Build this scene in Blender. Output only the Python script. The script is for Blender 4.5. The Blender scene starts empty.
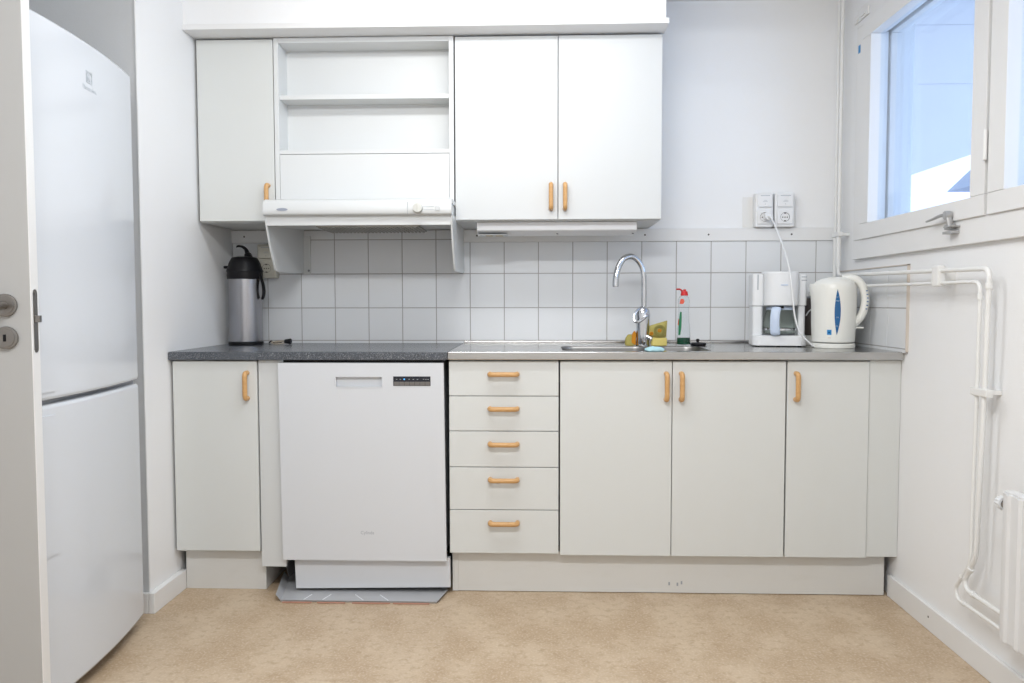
import bpy, bmesh, math, random
from mathutils import Vector, Matrix
random.seed(7)
S = bpy.context.scene
COL = S.collection
PI = math.pi

# ------------------------------------------------------------------ camera
YAW, PITCH, ROLL, FPX = 0.0340, -0.0500, -0.0018, 778.6
cyw, syw, cp, sp, cr, sr = math.cos(YAW), math.sin(YAW), math.cos(PITCH), math.sin(PITCH), math.cos(ROLL), math.sin(ROLL)
fwd = Vector((-syw*cp, cyw*cp, sp)); r0 = Vector((cyw, syw, 0)); u0 = r0.cross(fwd)
rt = r0*cr + u0*sr; up = r0*(-sr) + u0*cr
cam = bpy.data.cameras.new('camera'); cam.sensor_width = 36; cam.lens = FPX/1024*36
cam.clip_start = 0.02; cam.clip_end = 200
camo = bpy.data.objects.new('camera', cam); COL.objects.link(camo)
M = Matrix((rt, up, -fwd)).transposed().to_4x4(); M.translation = Vector((0.3248, -3.3813, 1.0651))
camo.matrix_world = M
S.camera = camo

# ------------------------------------------------------------------ world and lights
w = bpy.data.worlds.new('sky'); S.world = w; w.use_nodes = True
bg = w.node_tree.nodes['Background']; bg.inputs[0].default_value = (0.66, 0.81, 1.0, 1); bg.inputs[1].default_value = 2.3
vs = S.view_settings
vs.view_transform = 'Standard'; vs.look = 'None'; vs.gamma = 1; vs.use_curve_mapping = False; vs.exposure = 0.30

CEIL = 2.335
# ceiling lamps with a bottom and two sloping diffuser faces: centre x, centre y, length, width, watts per face (bottom, sides)
LAMPS = [(0.15, -1.25, 1.20, 0.18, 4.4, 4.6), (0.15, -2.85, 1.20, 0.18, 13.5, 13.5)]
def area(name, loc, sx, sy, power, rot):
    l = bpy.data.lights.new(name, 'AREA'); l.shape = 'RECTANGLE'; l.size = sx; l.size_y = sy; l.energy = power; l.color = (0.975, 0.990, 1.0)
    o = bpy.data.objects.new(name, l); o.location = loc; o.rotation_euler = rot; COL.objects.link(o)
for x, y, sx, w_, pb, ps in LAMPS:
    area('lamp_light', (x, y, CEIL-.101), sx, .08, pb, (0, 0, 0))
    for s_ in (-1, 1):     # side faces lean 50 degrees from level, looking towards -y and +y
        area('lamp_light', (x, y+s_*.071, CEIL-.076), sx, .07, ps, (s_*math.radians(58), 0, 0))

# ------------------------------------------------------------------ materials
def mat(name, col, rough=0.5, metal=0.0, bump=None, mottle=None, coat=0, trans=0, ior=1.45, alpha=1, spec=None):
    m = bpy.data.materials.new(name); m.use_nodes = True; nt = m.node_tree; b = nt.nodes['Principled BSDF']
    b.inputs['Base Color'].default_value = (*col, 1); b.inputs['Roughness'].default_value = rough
    b.inputs['Metallic'].default_value = metal; b.inputs['Coat Weight'].default_value = coat
    b.inputs['Transmission Weight'].default_value = trans; b.inputs['IOR'].default_value = ior; b.inputs['Alpha'].default_value = alpha
    if spec is not None: b.inputs['Specular IOR Level'].default_value = spec
    tc = nt.nodes.new('ShaderNodeTexCoord')
    def mapped(scale):
        mp = nt.nodes.new('ShaderNodeMapping'); nt.links.new(tc.outputs['Object'], mp.inputs[0]); mp.inputs['Scale'].default_value = scale
        return mp.outputs[0]
    if mottle:   # list of (scale, amount, colour)
        prev = None
        for sc, amt, c2, lo, hi in mottle:
            n = nt.nodes.new('ShaderNodeTexNoise'); n.inputs['Scale'].default_value = 1; n.inputs['Detail'].default_value = 6
            nt.links.new(mapped(sc if isinstance(sc, tuple) else (sc, sc, sc)), n.inputs['Vector'])
            r = nt.nodes.new('ShaderNodeMapRange'); r.inputs[1].default_value = lo; r.inputs[2].default_value = hi; r.inputs[3].default_value = 0; r.inputs[4].default_value = amt
            nt.links.new(n.outputs[0], r.inputs[0])
            mx = nt.nodes.new('ShaderNodeMix'); mx.data_type = 'RGBA'
            nt.links.new(r.outputs[0], mx.inputs[0])
            if prev is None: mx.inputs[6].default_value = (*col, 1)
            else: nt.links.new(prev, mx.inputs[6])
            mx.inputs[7].default_value = (*c2, 1); prev = mx.outputs[2]
        nt.links.new(prev, b.inputs['Base Color'])
    if bump:     # (scale vec, strength, distance)
        n = nt.nodes.new('ShaderNodeTexNoise'); n.inputs['Scale'].default_value = 1; n.inputs['Detail'].default_value = 3
        nt.links.new(mapped(bump[0]), n.inputs['Vector'])
        bp = nt.nodes.new('ShaderNodeBump'); bp.inputs['Strength'].default_value = bump[1]; bp.inputs['Distance'].default_value = bump[2]
        nt.links.new(n.outputs[0], bp.inputs['Height']); nt.links.new(bp.outputs[0], b.inputs['Normal'])
    return m
WALLP = mat('wall_paper_paint', (0.86, 0.865, 0.87), 0.6, bump=((130, 130, 420), 0.35, 0.0012))
GREYW = mat('niche_wall_shaded', (0.62, 0.635, 0.65), 0.7, bump=((260, 260, 130), 0.4, 0.0012))  # wall in shadow: the shade is put into this greyer colour
CEILM = mat('ceiling_paint', (0.82, 0.82, 0.82), 0.8)
PAINT = mat('white_gloss_paint', (0.80, 0.80, 0.795), 0.35, bump=((25, 25, 25), 0.08, 0.001))
LAM = mat('cabinet_laminate', (0.67, 0.685, 0.67), 0.38, mottle=[(6, 0.12, (0.64, 0.655, 0.64), .35, .75)])
SHELFM = mat('open_cabinet_white', (0.70, 0.715, 0.715), 0.4)
LAMW = mat('cabinet_laminate_white', (0.64, 0.655, 0.655), 0.38)
KICK = mat('plinth_laminate', (0.70, 0.70, 0.68), 0.4, mottle=[((9, 9, 22), 0.35, (0.62, 0.61, 0.57), .58, .8)])
DARK = mat('dark_gap', (0.02, 0.02, 0.02), 0.8)
APPL = mat('appliance_enamel', (0.665, 0.685, 0.715), 0.28)
FRIDGE = mat('fridge_enamel', (0.66, 0.69, 0.73), 0.16, coat=0.2)
LOGO = mat('fridge_print', (0.50, 0.54, 0.58), 0.4)
HOODM = mat('hood_enamel', (0.67, 0.685, 0.685), 0.3)
WOOD = mat('beech_handle', (0.62, 0.36, 0.15), 0.35, mottle=[((40, 40, 120), 0.5, (0.50, 0.26, 0.09), .4, .7)])
STEEL = mat('brushed_steel', (0.50, 0.495, 0.485), 0.20, 1.0, bump=((4, 300, 300), 0.12, 0.0005), mottle=[((3, 14, 14), 0.4, (0.36, 0.35, 0.33), .4, .7)])
BASIN = mat('basin_steel', (0.30, 0.295, 0.29), 0.38, 1.0)
STEEL2 = mat('flask_steel', (0.36, 0.36, 0.38), 0.27, 1.0, bump=((300, 300, 3), 0.05, 0.0003))
NICK = mat('satin_nickel', (0.27, 0.255, 0.24), 0.30, 1.0)
CHROME = mat('chrome', (0.60, 0.62, 0.65), 0.07, 1.0)
STONE = mat('speckled_grey_laminate', (0.075, 0.083, 0.097), 0.24, mottle=[(420, 0.8, (0.36, 0.38, 0.41), .53, .68), (260, 0.7, (0.035, 0.04, 0.05), .56, .7)])
TILE = mat('white_glazed_tile', (0.77, 0.785, 0.80), 0.2, bump=((9, 9, 9), 0.08, 0.001))
GROUT = mat('grey_grout', (0.40, 0.38, 0.37), 0.9)
FLOORM = mat('beige_linoleum', (0.47, 0.345, 0.225), 0.42, mottle=[((7, 5, 6), 0.8, (0.59, 0.465, 0.33), .40, .60), (38, 0.65, (0.40, 0.28, 0.17), .5, .68), ((130, 130, 130), 0.6, (0.66, 0.56, 0.43), .5, .68)])
BLACK = mat('black_plastic', (0.008, 0.008, 0.010), 0.38, spec=0.25)
GREYP = mat('grey_plastic', (0.25, 0.26, 0.28), 0.45)
PLAS = mat('white_plastic', (0.80, 0.815, 0.83), 0.3)
PLASW = mat('cream_white_plastic', (0.80, 0.80, 0.755), 0.28)
PALEB = mat('pale_blue_plastic', (0.56, 0.65, 0.80), 0.3)
SOCK = mat('socket_plastic', (0.82, 0.825, 0.83), 0.3)
IVORY = mat('ivory_socket_plastic', (0.66, 0.64, 0.56), 0.35)
HOLE = mat('socket_hole', (0.10, 0.09, 0.08), 0.6)
BLUE = mat('blue_plastic', (0.02, 0.12, 0.30), 0.2)
BLUEL = mat('blue_sticker', (0.02, 0.24, 0.55), 0.4)
DKGLASS = mat('smoked_glass', (0.13, 0.11, 0.10), 0.08, coat=0.3)
TRAY = mat('grey_tray_plastic', (0.45, 0.455, 0.47), 0.35)
COPPER = mat('reddish_tray_lip', (0.50, 0.27, 0.20), 0.5)
SPY = mat('yellow_sponge', (0.74, 0.62, 0.20), 0.9, bump=((600, 600, 600), 0.8, 0.002))
SPG = mat('olive_cloth', (0.40, 0.34, 0.10), 0.95, bump=((400, 400, 400), 0.6, 0.002), mottle=[(60, 0.5, (0.50, 0.44, 0.16), .4, .65)])
SPO = mat('orange_cloth', (0.60, 0.24, 0.02), 0.95, bump=((400, 400, 400), 0.6, 0.002))
CLOTHB = mat('pale_blue_cloth', (0.42, 0.66, 0.72), 0.95, bump=((300, 300, 300), 0.6, 0.002))
GREENL = mat('green_soap', (0.005, 0.06, 0.03), 0.1)
GREENLAB = mat('green_print', (0.02, 0.20, 0.09), 0.4)
RED = mat('red_plastic', (0.62, 0.02, 0.02), 0.35)
REDL = mat('red_print', (0.70, 0.10, 0.05), 0.4)
GREYPR = mat('grey_print', (0.36, 0.39, 0.43), 0.5)
CORD = mat('white_cord', (0.80, 0.81, 0.82), 0.4)
TAN = mat('tan_cord', (0.42, 0.36, 0.28), 0.6)
DISP = mat('display_strip', (0.02, 0.022, 0.03), 0.15)
BTN = mat('button_strip', (0.16, 0.15, 0.14), 0.4)
LED = mat('blue_led', (0.05, 0.3, 0.9), 0.4)
_b = LED.node_tree.nodes['Principled BSDF']; _b.inputs['Emission Color'].default_value = (0.1, 0.45, 1, 1); _b.inputs['Emission Strength'].default_value = 1.5
RADM = mat('radiator_paint', (0.74, 0.745, 0.75), 0.4)
DOORM = mat('door_laminate', (0.42, 0.42, 0.415), 0.5, bump=((200, 200, 200), 0.1, 0.0005))
SNOW = mat('snow', (0.86, 0.89, 0.94), 0.9)
EAVE = mat('eave_board', (0.56, 0.54, 0.55), 0.7, mottle=[(1.5, 0.25, (0.60, 0.575, 0.57), .35, .7)])
HOUSE = mat('house_board', (0.24, 0.26, 0.32), 0.8)
METALG = mat('grey_window_metal', (0.46, 0.46, 0.46), 0.4, 0.6)
SEAM = mat('seam_paint', (0.47, 0.46, 0.50), 0.8)
def thin_glass(name, tint):
    m = bpy.data.materials.new(name); m.use_nodes = True; nt = m.node_tree; nt.nodes.clear()
    o = nt.nodes.new('ShaderNodeOutputMaterial'); t = nt.nodes.new('ShaderNodeBsdfTransparent'); g = nt.nodes.new('ShaderNodeBsdfGlossy'); g.inputs['Roughness'].default_value = 0.02
    t.inputs[0].default_value = (*tint, 1)
    f = nt.nodes.new('ShaderNodeMath'); f.operation = 'POWER'; f.inputs[1].default_value = 4; mx = nt.nodes.new('ShaderNodeMixShader')
    lw_ = nt.nodes.new('ShaderNodeLayerWeight'); lw_.inputs[0].default_value = 0.5; nt.links.new(lw_.outputs['Facing'], f.inputs[0])
    nt.links.new(f.outputs[0], mx.inputs[0]); nt.links.new(t.outputs[0], mx.inputs[1]); nt.links.new(g.outputs[0], mx.inputs[2]); nt.links.new(mx.outputs[0], o.inputs[0]); return m
WGLASS = thin_glass('window_glass', (0.93, 0.96, 1.0))
GLASS = thin_glass('jug_glass', (0.975, 0.99, 0.98))
CLEARP = thin_glass('clear_plastic', (0.975, 0.985, 0.99))

# ------------------------------------------------------------------ mesh helpers
def BM(): return bmesh.new()
def join(dst, src, mi=0):
    vm = {v: dst.verts.new(v.co) for v in src.verts}
    for f in src.faces:
        try: nf = dst.faces.new([vm[v] for v in f.verts]); nf.material_index = mi
        except ValueError: pass
    src.free(); return dst
def box(bm, x0, x1, y0, y1, z0, z1, bev=0.0, seg=2, mi=0, mtx=None):
    b = bmesh.new(); bmesh.ops.create_cube(b, size=1)
    for v in b.verts:
        v.co = Vector(((x0+x1)/2+v.co.x*(x1-x0), (y0+y1)/2+v.co.y*(y1-y0), (z0+z1)/2+v.co.z*(z1-z0)))
    if bev > 0: bmesh.ops.bevel(b, geom=b.edges[:]+b.verts[:], offset=bev, segments=seg, profile=0.5, affect='EDGES')
    if mtx is not None: b.transform(mtx)
    return join(bm, b, mi)
def cyl(bm, p0, p1, r0, r1=None, seg=24, bev=0.0, mi=0):
    if r1 is None: r1 = r0
    p0, p1 = Vector(p0), Vector(p1); d = p1-p0; L = d.length
    prof = [(0, 0), (max(r0-bev, 0), 0)]
    if bev > 0: prof += [(r0-bev*.3, bev*.3), (r0, bev), (r1, L-bev), (r1-bev*.3, L-bev*.3)]
    else: prof += [(r0, 0), (r1, L)] if False else [(r1, L)]
    prof += [(max(r1-bev, 0), L), (0, L)] if bev > 0 else [(0, L)]
    b = lathe_bm(prof, seg); q = Vector((0, 0, 1)).rotation_difference(d.normalized())
    b.transform(Matrix.Translation(p0) @ q.to_matrix().to_4x4()); return join(bm, b, mi)
def lathe_bm(prof, seg=32, sx=1.0, sy=1.0):
    b = bmesh.new(); rings = []
    for r, z in prof:
        if r < 1e-6: rings.append([b.verts.new((0, 0, z))])
        else: rings.append([b.verts.new((r*math.cos(2*PI*i/seg)*sx, r*math.sin(2*PI*i/seg)*sy, z)) for i in range(seg)])
    for A, B in zip(rings, rings[1:]):
        for i in range(seg):
            j = (i+1) % seg
            if len(A) == 1 and len(B) == 1: continue
            if len(A) == 1: b.faces.new((A[0], B[j], B[i]))
            elif len(B) == 1: b.faces.new((A[i], A[j], B[0]))
            else: b.faces.new((A[i], A[j], B[j], B[i]))
    bmesh.ops.recalc_face_normals(b, faces=b.faces[:]); return b
def lathe(bm, prof, at=(0, 0, 0), seg=32, sx=1, sy=1, mi=0):
    b = lathe_bm(prof, seg, sx, sy); b.transform(Matrix.Translation(at)); return join(bm, b, mi)
def smooth_path(pts, n=6):
    P = [Vector(p) for p in pts]; out = []
    for i in range(len(P)-1):
        a = P[max(i-1, 0)]; b_ = P[i]; c = P[i+1]; d = P[min(i+2, len(P)-1)]
        for k in range(n):
            t = k/n
            out.append(0.5*((2*b_)+(c-a)*t+(2*a-5*b_+4*c-d)*t*t+(3*b_-a-3*c+d)*t**3))
    out.append(P[-1]); return out
def round_path(pts, rad, n=6):
    P = [Vector(p) for p in pts]; out = [P[0]]
    for i in range(1, len(P)-1):
        a = (P[i-1]-P[i]); b_ = (P[i+1]-P[i]); r = min(rad, a.length*.49, b_.length*.49)
        s = P[i]+a.normalized()*r; e = P[i]+b_.normalized()*r
        for k in range(n+1):
            t = k/n; out.append(s*(1-t)**2+P[i]*2*t*(1-t)+e*t*t)
    out.append(P[-1]); return out
def tube(bm, pts, r, seg=12, mi=0, rx=1.0, ry=1.0, ref=None):
    pts = [Vector(p) for p in pts]; n = len(pts); R = r if isinstance(r, (list, tuple)) else [r]*n
    if len(R) != n: R = [R[0]+(R[-1]-R[0])*i/(n-1) for i in range(n)]
    b = bmesh.new(); rings = []; nrm = None
    for i in range(n):
        t = (pts[min(i+1, n-1)]-pts[max(i-1, 0)]).normalized()
        if nrm is None:
            a = Vector(ref) if ref else (Vector((0, 0, 1)) if abs(t.z) < .9 else Vector((1, 0, 0)))
            nrm = (a - t*a.dot(t)).normalized()
        else: nrm = (nrm - t*nrm.dot(t)).normalized()
        bi = t.cross(nrm)
        rings.append([b.verts.new(pts[i]+(nrm*math.cos(2*PI*k/seg)*rx+bi*math.sin(2*PI*k/seg)*ry)*R[i]) for k in range(seg)])
    for A, B in zip(rings, rings[1:]):
        for k in range(seg): b.faces.new((A[k], A[(k+1) % seg], B[(k+1) % seg], B[k]))
    b.faces.new(rings[0][::-1]); b.faces.new(rings[-1])
    bmesh.ops.recalc_face_normals(b, faces=b.faces[:]); return join(bm, b, mi)
def prism(bm, poly, axis, a0, a1, bev=0, mi=0):
    """poly: 2D points in the plane perpendicular to axis ('x': (y,z), 'y': (x,z), 'z': (x,y))"""
    b = bmesh.new()
    def P(p, a): return {'x': (a, p[0], p[1]), 'y': (p[0], a, p[1]), 'z': (p[0], p[1], a)}[axis]
    A = [b.verts.new(P(p, a0)) for p in poly]; B = [b.verts.new(P(p, a1)) for p in poly]; n = len(poly)
    b.faces.new(A); b.faces.new(B[::-1])
    for i in range(n): b.faces.new((A[i], B[i], B[(i+1) % n], A[(i+1) % n]))
    bmesh.ops.recalc_face_normals(b, faces=b.faces[:])
    if bev > 0: bmesh.ops.bevel(b, geom=b.edges[:], offset=bev, segments=2, profile=.5, affect='EDGES')
    return join(bm, b, mi)
def rrect(x0, x1, y0, y1, r, n=6):
    out = []
    for cx, cy, a in ((x1-r, y1-r, 0), (x0+r, y1-r, PI/2), (x0+r, y0+r, PI), (x1-r, y0+r, 3*PI/2)):
        out += [(cx+r*math.cos(a+PI/2*k/n), cy+r*math.sin(a+PI/2*k/n)) for k in range(n+1)]
    return out
WL = {}
def obj(name, bm, m, parent=None, ang=35, wn=True):
    """bm in world coordinates; parents are unrotated Empties/meshes whose world location is kept in WL"""
    off = WL.get(parent.name, Vector((0, 0, 0))) if parent else Vector((0, 0, 0))
    me = bpy.data.meshes.new(name)
    if off.length > 0: bm.transform(Matrix.Translation(-off))
    bm.to_mesh(me); bm.free()
    for mm in (m if isinstance(m, (list, tuple)) else [m]): me.materials.append(mm)
    for p in me.polygons: p.use_smooth = True
    me.set_sharp_from_angle(angle=math.radians(ang))
    o = bpy.data.objects.new(name, me); COL.objects.link(o)
    if wn:
        md = o.modifiers.new('weighted_normals', 'WEIGHTED_NORMAL'); md.keep_sharp = True; md.weight = 80
    if parent: o.parent = parent; WL[o.name] = off
    return o
def tag(o, label=None, cat=None, group=None, kind=None):
    if label: o['label'] = label
    if cat: o['category'] = cat
    if group: o['group'] = group
    if kind: o['kind'] = kind
    return o
def thing(name, label, cat, loc, group=None):
    o = bpy.data.objects.new(name, None); o.empty_display_size = .05; COL.objects.link(o); o.location = loc
    WL[o.name] = Vector(loc); return tag(o, label, cat, group)
def struct(name, bm, m, parent=None, ang=35):
    o = obj(name, bm, m, parent, ang)
    if not parent: o['kind'] = 'structure'
    return o
def B(*a, **k): return box(BM(), *a, **k)
def text_bm(s, size, mtx, ext=0.0004, align='LEFT', spacing=1.0, fn=None):
    cu = bpy.data.curves.new('t', 'FONT'); cu.body = s; cu.size = size; cu.extrude = ext; cu.align_x = align; cu.space_character = spacing
    o = bpy.data.objects.new('t', cu); COL.objects.link(o); dg = bpy.context.evaluated_depsgraph_get(); dg.update()
    me = bpy.data.meshes.new_from_object(o.evaluated_get(dg)); b = bmesh.new(); b.from_mesh(me)
    bpy.data.objects.remove(o); bpy.data.curves.remove(cu); bpy.data.meshes.remove(me)
    b.transform(mtx)
    if fn:
        for v in b.verts: v.co = fn(v.co)
    return b
FRONT = Matrix(((1, 0, 0, 0), (0, 0, -1, 0), (0, 1, 0, 0), (0, 0, 0, 1)))   # text plane XY -> world XZ, facing -Y
RIGHTF = Matrix(((0, 0, 1, 0), (1, 0, 0, 0), (0, 1, 0, 0), (0, 0, 0, 1)))    # text plane -> world YZ, facing +X
def T(x, y, z): return Matrix.Translation((x, y, z))

# ------------------------------------------------------------------ room shell
RW, LW, NL, PY = 1.602, -1.012, -1.74, -0.786   # right wall, stub wall face, far left wall, niche back wall
YB = -4.3
struct('floor', B(NL-.1, RW+.1, YB-.1, .1, -.1, 0), FLOORM)
struct('ceiling', B(NL-.1, RW+.1, YB-.1, .1, CEIL, CEIL+.1), CEILM)
struct('wall_back', B(LW, RW+.3, 0, .12, 0, CEIL), WALLP)
struct('wall_front', B(NL-.1, RW+.1, YB-.1, YB, 0, CEIL), WALLP)
struct('wall_left', B(NL-.1, NL, YB, PY, 0, CEIL), WALLP)
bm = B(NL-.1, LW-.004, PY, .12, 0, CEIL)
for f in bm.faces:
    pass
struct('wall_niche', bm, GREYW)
struct('wall_stub', B(LW-.004, LW, PY-.004, 0, 0, CEIL), WALLP)
# right wall around the window opening
OY0, OY1, OZ0, OZ1 = -2.08, -0.25, 1.285, 2.16
bm = BM()
for a in ((YB, 0.12, 0, OZ0), (YB, 0.12, OZ1, CEIL), (OY1, 0.12, OZ0, OZ1), (YB, OY0, OZ0, OZ1)):
    box(bm, RW, RW+.17, a[0], a[1], a[2], a[3])
struct('wall_right', bm, WALLP)
# bulkhead above the wall cabinets
struct('wall_bulkhead', B(LW, .795, -.440, 0, 2.109, CEIL), WALLP)
struct('trim_1', B(LW, .806, -.450, 0, 2.089, 2.110, bev=.003), PAINT)
# painted board above the tiles
bm = BM(); box(bm, LW, -.699, -.016, 0, 1.326, 1.380, bev=.002); box(bm, .003, 1.596, -.016, 0, 1.326, 1.380, bev=.002)
for x in (-.955, .06, .26, .78, 1.05, 1.40):
    cyl(bm, (x, -.0165, 1.353), (x, -.0155, 1.353), .004, seg=10, mi=1)
struct('trim_2', bm, [PAINT, HOLE])
# baseboards
struct('baseboard_left', B(LW, LW+.022, PY-.018, -.56, 0, .072, bev=.003), PAINT)
struct('baseboard_niche', B(-1.5, LW+.0, PY-.018, PY-.004, 0, .072, bev=.003), PAINT)
bm = B(RW-.014, RW, YB, -.56, 0, .078, bev=.003)
for y in (-.86, -1.55): cyl(bm, (RW-.0145, y, .045), (RW-.0135, y, .045), .004, seg=8, mi=1)
struct('baseboard_right', bm, [PAINT, HOLE])

# tiles
def tiles(name, mapf, xs, zs, th=.006, g=.0016):
    bm = BM()
    for i in range(len(xs)-1):
        for k in range(len(zs)-1):
            a, b_, c, d = xs[i]+g, xs[i+1]-g, zs[k]+g, zs[k+1]-g
            if b_-a < .006 or d-c < .006: continue
            if mapf == 'back': box(bm, a, b_, -.009, -.001, c, d, bev=.0008)
            else: box(bm, RW-.009, RW-.001, a, b_, c, d, bev=.0008)
    if mapf == 'back': box(bm, xs[0], xs[-1], -.0072, 0, zs[0], zs[-1], mi=1)
    else: box(bm, RW-.0072, RW, xs[0], xs[-1], zs[0], zs[-1], mi=1)
    return struct(name, bm, [TILE, GROUT])
TS, TX0, TZ0 = .1477, .0294, 1.1907
xs = [LW+.001, TX0-7*TS]+[TX0+i*TS for i in range(-6, 11)]+[RW-.009]
tiles('wall_backsplash', 'back', xs, [.886, TZ0-2*TS+.006, TZ0-TS, TZ0])
tiles('wall_backsplash_left', 'back', [LW+.001, TX0-6*TS, TX0-5*TS, -.699], [TZ0, 1.327])
tiles('wall_backsplash_right', 'back', [.002]+[TX0+i*TS for i in range(0, 11)]+[RW-.009], [TZ0, 1.327])
tiles('wall_backsplash_upper', 'back', [-.699]+[TX0+i*TS for i in range(-4, 0)]+[.002], [TZ0, TZ0+TS, 1.3795])
tiles('wall_backsplash_side', 'right', [-.648, -.648+TS*.98, -.648+2*TS*.98, -.648+3*TS*.98, -.648+4*TS*.98, -.0095], [.886, TZ0-2*TS+.006, TZ0-TS, TZ0])
bm = B(RW-.0095, RW, -.652, -.6485, .892, 1.194); box(bm, RW-.0095, RW, -.652, -.01, 1.191, 1.195)
struct('trim_3', bm, mat('tan_tile_edge', (.62, .56, .50), .6))

# ------------------------------------------------------------------ window
def frame_rect(bm, x0, x1, y0, y1, z0, z1, wd, bev=.003, wb=None, wl=None, wr=None):
    wb = wb or wd; wl = wl or wd; wr = wr or wd
    box(bm, x0, x1, y0, y1, z0, z0+wb, bev=bev); box(bm, x0, x1, y0, y1, z1-wd, z1, bev=bev)
    box(bm, x0, x1, y0, y0+wr, z0+wb, z1-wd, bev=bev); box(bm, x0, x1, y1-wl, y1, z0+wb, z1-wd, bev=bev)
win = thing('window_1', 'white wooden window in the right wall, part nearest the corner', 'window', (RW, -.7, OZ0)); win['kind'] = 'structure'
for k in ('label', 'category'): del win[k]
bm = BM(); frame_rect(bm, RW-.018, RW+.002, -2.13, -.20, 1.234, 2.215, .075, bev=.003)
struct('trim_4', bm, PAINT)                                   # casing board round both windows
def window(root, y0, y1):
    bm = BM(); frame_rect(bm, RW-.004, RW+.13, y0-.004 if y0 < -1.2 else y0, y1, OZ0, OZ1, .024, bev=.002)
    obj('window_frame', bm, PAINT, root)
    bm = BM(); frame_rect(bm, RW-.026, RW+.028, y0+.006, y1-.012 if y1 > -1 else y1-.006, 1.308, 2.142, .066, bev=.003, wb=.060, wl=.078, wr=.075)
    s = obj('inner_sash', bm, PAINT, root)
    obj('pane', B(RW+.010, RW+.013, y0+.075, y1-.075, 1.36, 2.08), WGLASS, s)
    bm = BM(); frame_rect(bm, RW+.034, RW+.062, y0+.02, y1-.016, 1.30, 2.140, .040, bev=.002, wl=.026)
    frame_rect(bm, RW+.068, RW+.108, y0+.02, y1-.016, 1.30, 2.140, .050, bev=.003, wl=.034)
    s = obj('outer_sash', bm, PAINT, root)
    obj('pane', B(RW+.088, RW+.091, y0+.05, y1-.045, 1.34, 2.10), WGLASS, s)
window(win, -1.137, -.262)
win2 = thing('window_2', 'x', 'window', (RW, -1.6, OZ0)); win2['kind'] = 'structure'
for k in ('label', 'category'): del win2[k]
window(win2, -2.07, -1.139)
# hinges pins between the sashes
for z in (1.46, 1.98):
    bm = BM(); cyl(bm, (RW-.031, -1.139, z), (RW-.031, -1.139, z+.085), .006, seg=12, bev=.002); obj('hinge', bm, PAINT, win2)
# espagnolette lever
bm = BM()
box(bm, RW-.032, RW-.018, -.975, -.93, 1.285, 1.30, bev=.002)
tube(bm, smooth_path([(RW-.034, -.972, 1.294), (RW-.040, -.965, 1.325), (RW-.046, -.935, 1.328), (RW-.050, -.90, 1.322), (RW-.052, -.865, 1.318)]), [.010, .005], seg=10, rx=1, ry=.7)
cyl(bm, (RW-.048, -.962, 1.327), (RW-.028, -.962, 1.327), .013, seg=16, bev=.002)
box(bm, RW-.044, RW-.018, -.995, -.945, 1.270, 1.278, bev=.001); box(bm, RW-.044, RW-.018, -.998, -.95, 1.289, 1.294, bev=.001)
obj('window_latch', bm, METALG, win)
bm = BM(); box(bm, RW-.026, RW-.018, -.32, -.19, 2.160, 2.19, bev=.002); box(bm, RW-.032, RW-.018, -.30, -.22, 2.168, 2.174, bev=.001)
obj('sash_bracket', bm, PAINT, win)
obj('sticker', B(RW-.0192, RW-.018, -.238, -.220, 2.04, 2.07), BLUEL, win)

# ------------------------------------------------------------------ outside
tag(struct('ground_snow', B(1.9, 40, -30, 50, -.6, -.5), SNOW), kind='structure')
bm = B(1.765, 3.96, -4, 7, 2.30, 2.42); 
for i in range(-4, 2):
    y = .225+.96*i; box(bm, 1.765, 3.96, y-.004, y+.004, 2.2985, 2.301, mi=1)
r = tag(obj('roof_overhang', bm, [EAVE, SEAM]), 'pale blue boarded roof overhang seen above through the window panes', 'roof overhang')
h = thing('house', 'distant pale gabled house at the lower edge of the window view', 'house', (12, 16, -.5))
obj('wall', B(12.3, 18, 13.4, 18.63, -.5, 4.3), HOUSE, h)
obj('roof', prism(BM(), [(19.5, 4.20), (16.0, 5.45), (12.5, 4.20)], 'x', 12, 18.3), HOUSE, h)

# ------------------------------------------------------------------ ceiling lamps (above the frame)
for i, (x, y, sx, w_, pb, ps) in enumerate(LAMPS):
    t = thing('ceiling_lamp', ['long white ceiling lamp nearest the kitchen cabinets', 'long white ceiling lamp farther back in the room'][i], 'lamp', (x, y, CEIL), 'ceiling lamps')
    bm = BM(); prism(bm, [(y-.09, CEIL), (y-.09, CEIL-.045), (y-.042, CEIL-.098), (y+.042, CEIL-.098), (y+.09, CEIL-.045), (y+.09, CEIL)], 'x', x-sx/2-.02, x+sx/2+.02)
    obj('housing', bm, PAINT, t)

# ------------------------------------------------------------------ open door on the left
DX = -.8475
d = thing('door_1', '', '', (DX, -1.62, 0)); d['kind'] = 'structure'
for k in ('label', 'category'):
    if k in d: del d[k]
leaf = obj('door_leaf', B(-1.735, DX, -1.62, -1.58, .012, 2.07, bev=.0015), [DOORM], d)
obj('edge_band', B(DX-.0005, DX+.0012, -1.6195, -1.5805, .012, 2.07), PAINT, d)
def rose(z, lever):
    bm = BM(); cyl(bm, (-.900, -1.62, z), (-.900, -1.629, z), .0262, seg=40, bev=.002)
    cyl(bm, (-.900, -1.629, z), (-.900, -1.631, z), .021, seg=40, bev=.001)
    o = obj('rose' if lever else 'lock_rose', bm, NICK, d)
    if lever:
        bm = BM(); tube(bm, round_path([(-.900, -1.628, z), (-.900, -1.675, z), (-1.02, -1.678, z)], .016), .009, seg=16); obj('lever', bm, NICK, o)
    else:
        bm = BM(); box(bm, -.903, -.897, -1.6335, -1.630, z-.008, z+.008, bev=.001); obj('thumb_turn', bm, BLACK, o)
d.rotation_euler.z = math.radians(11)
rose(1.061, True); rose(.986, False)
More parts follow.
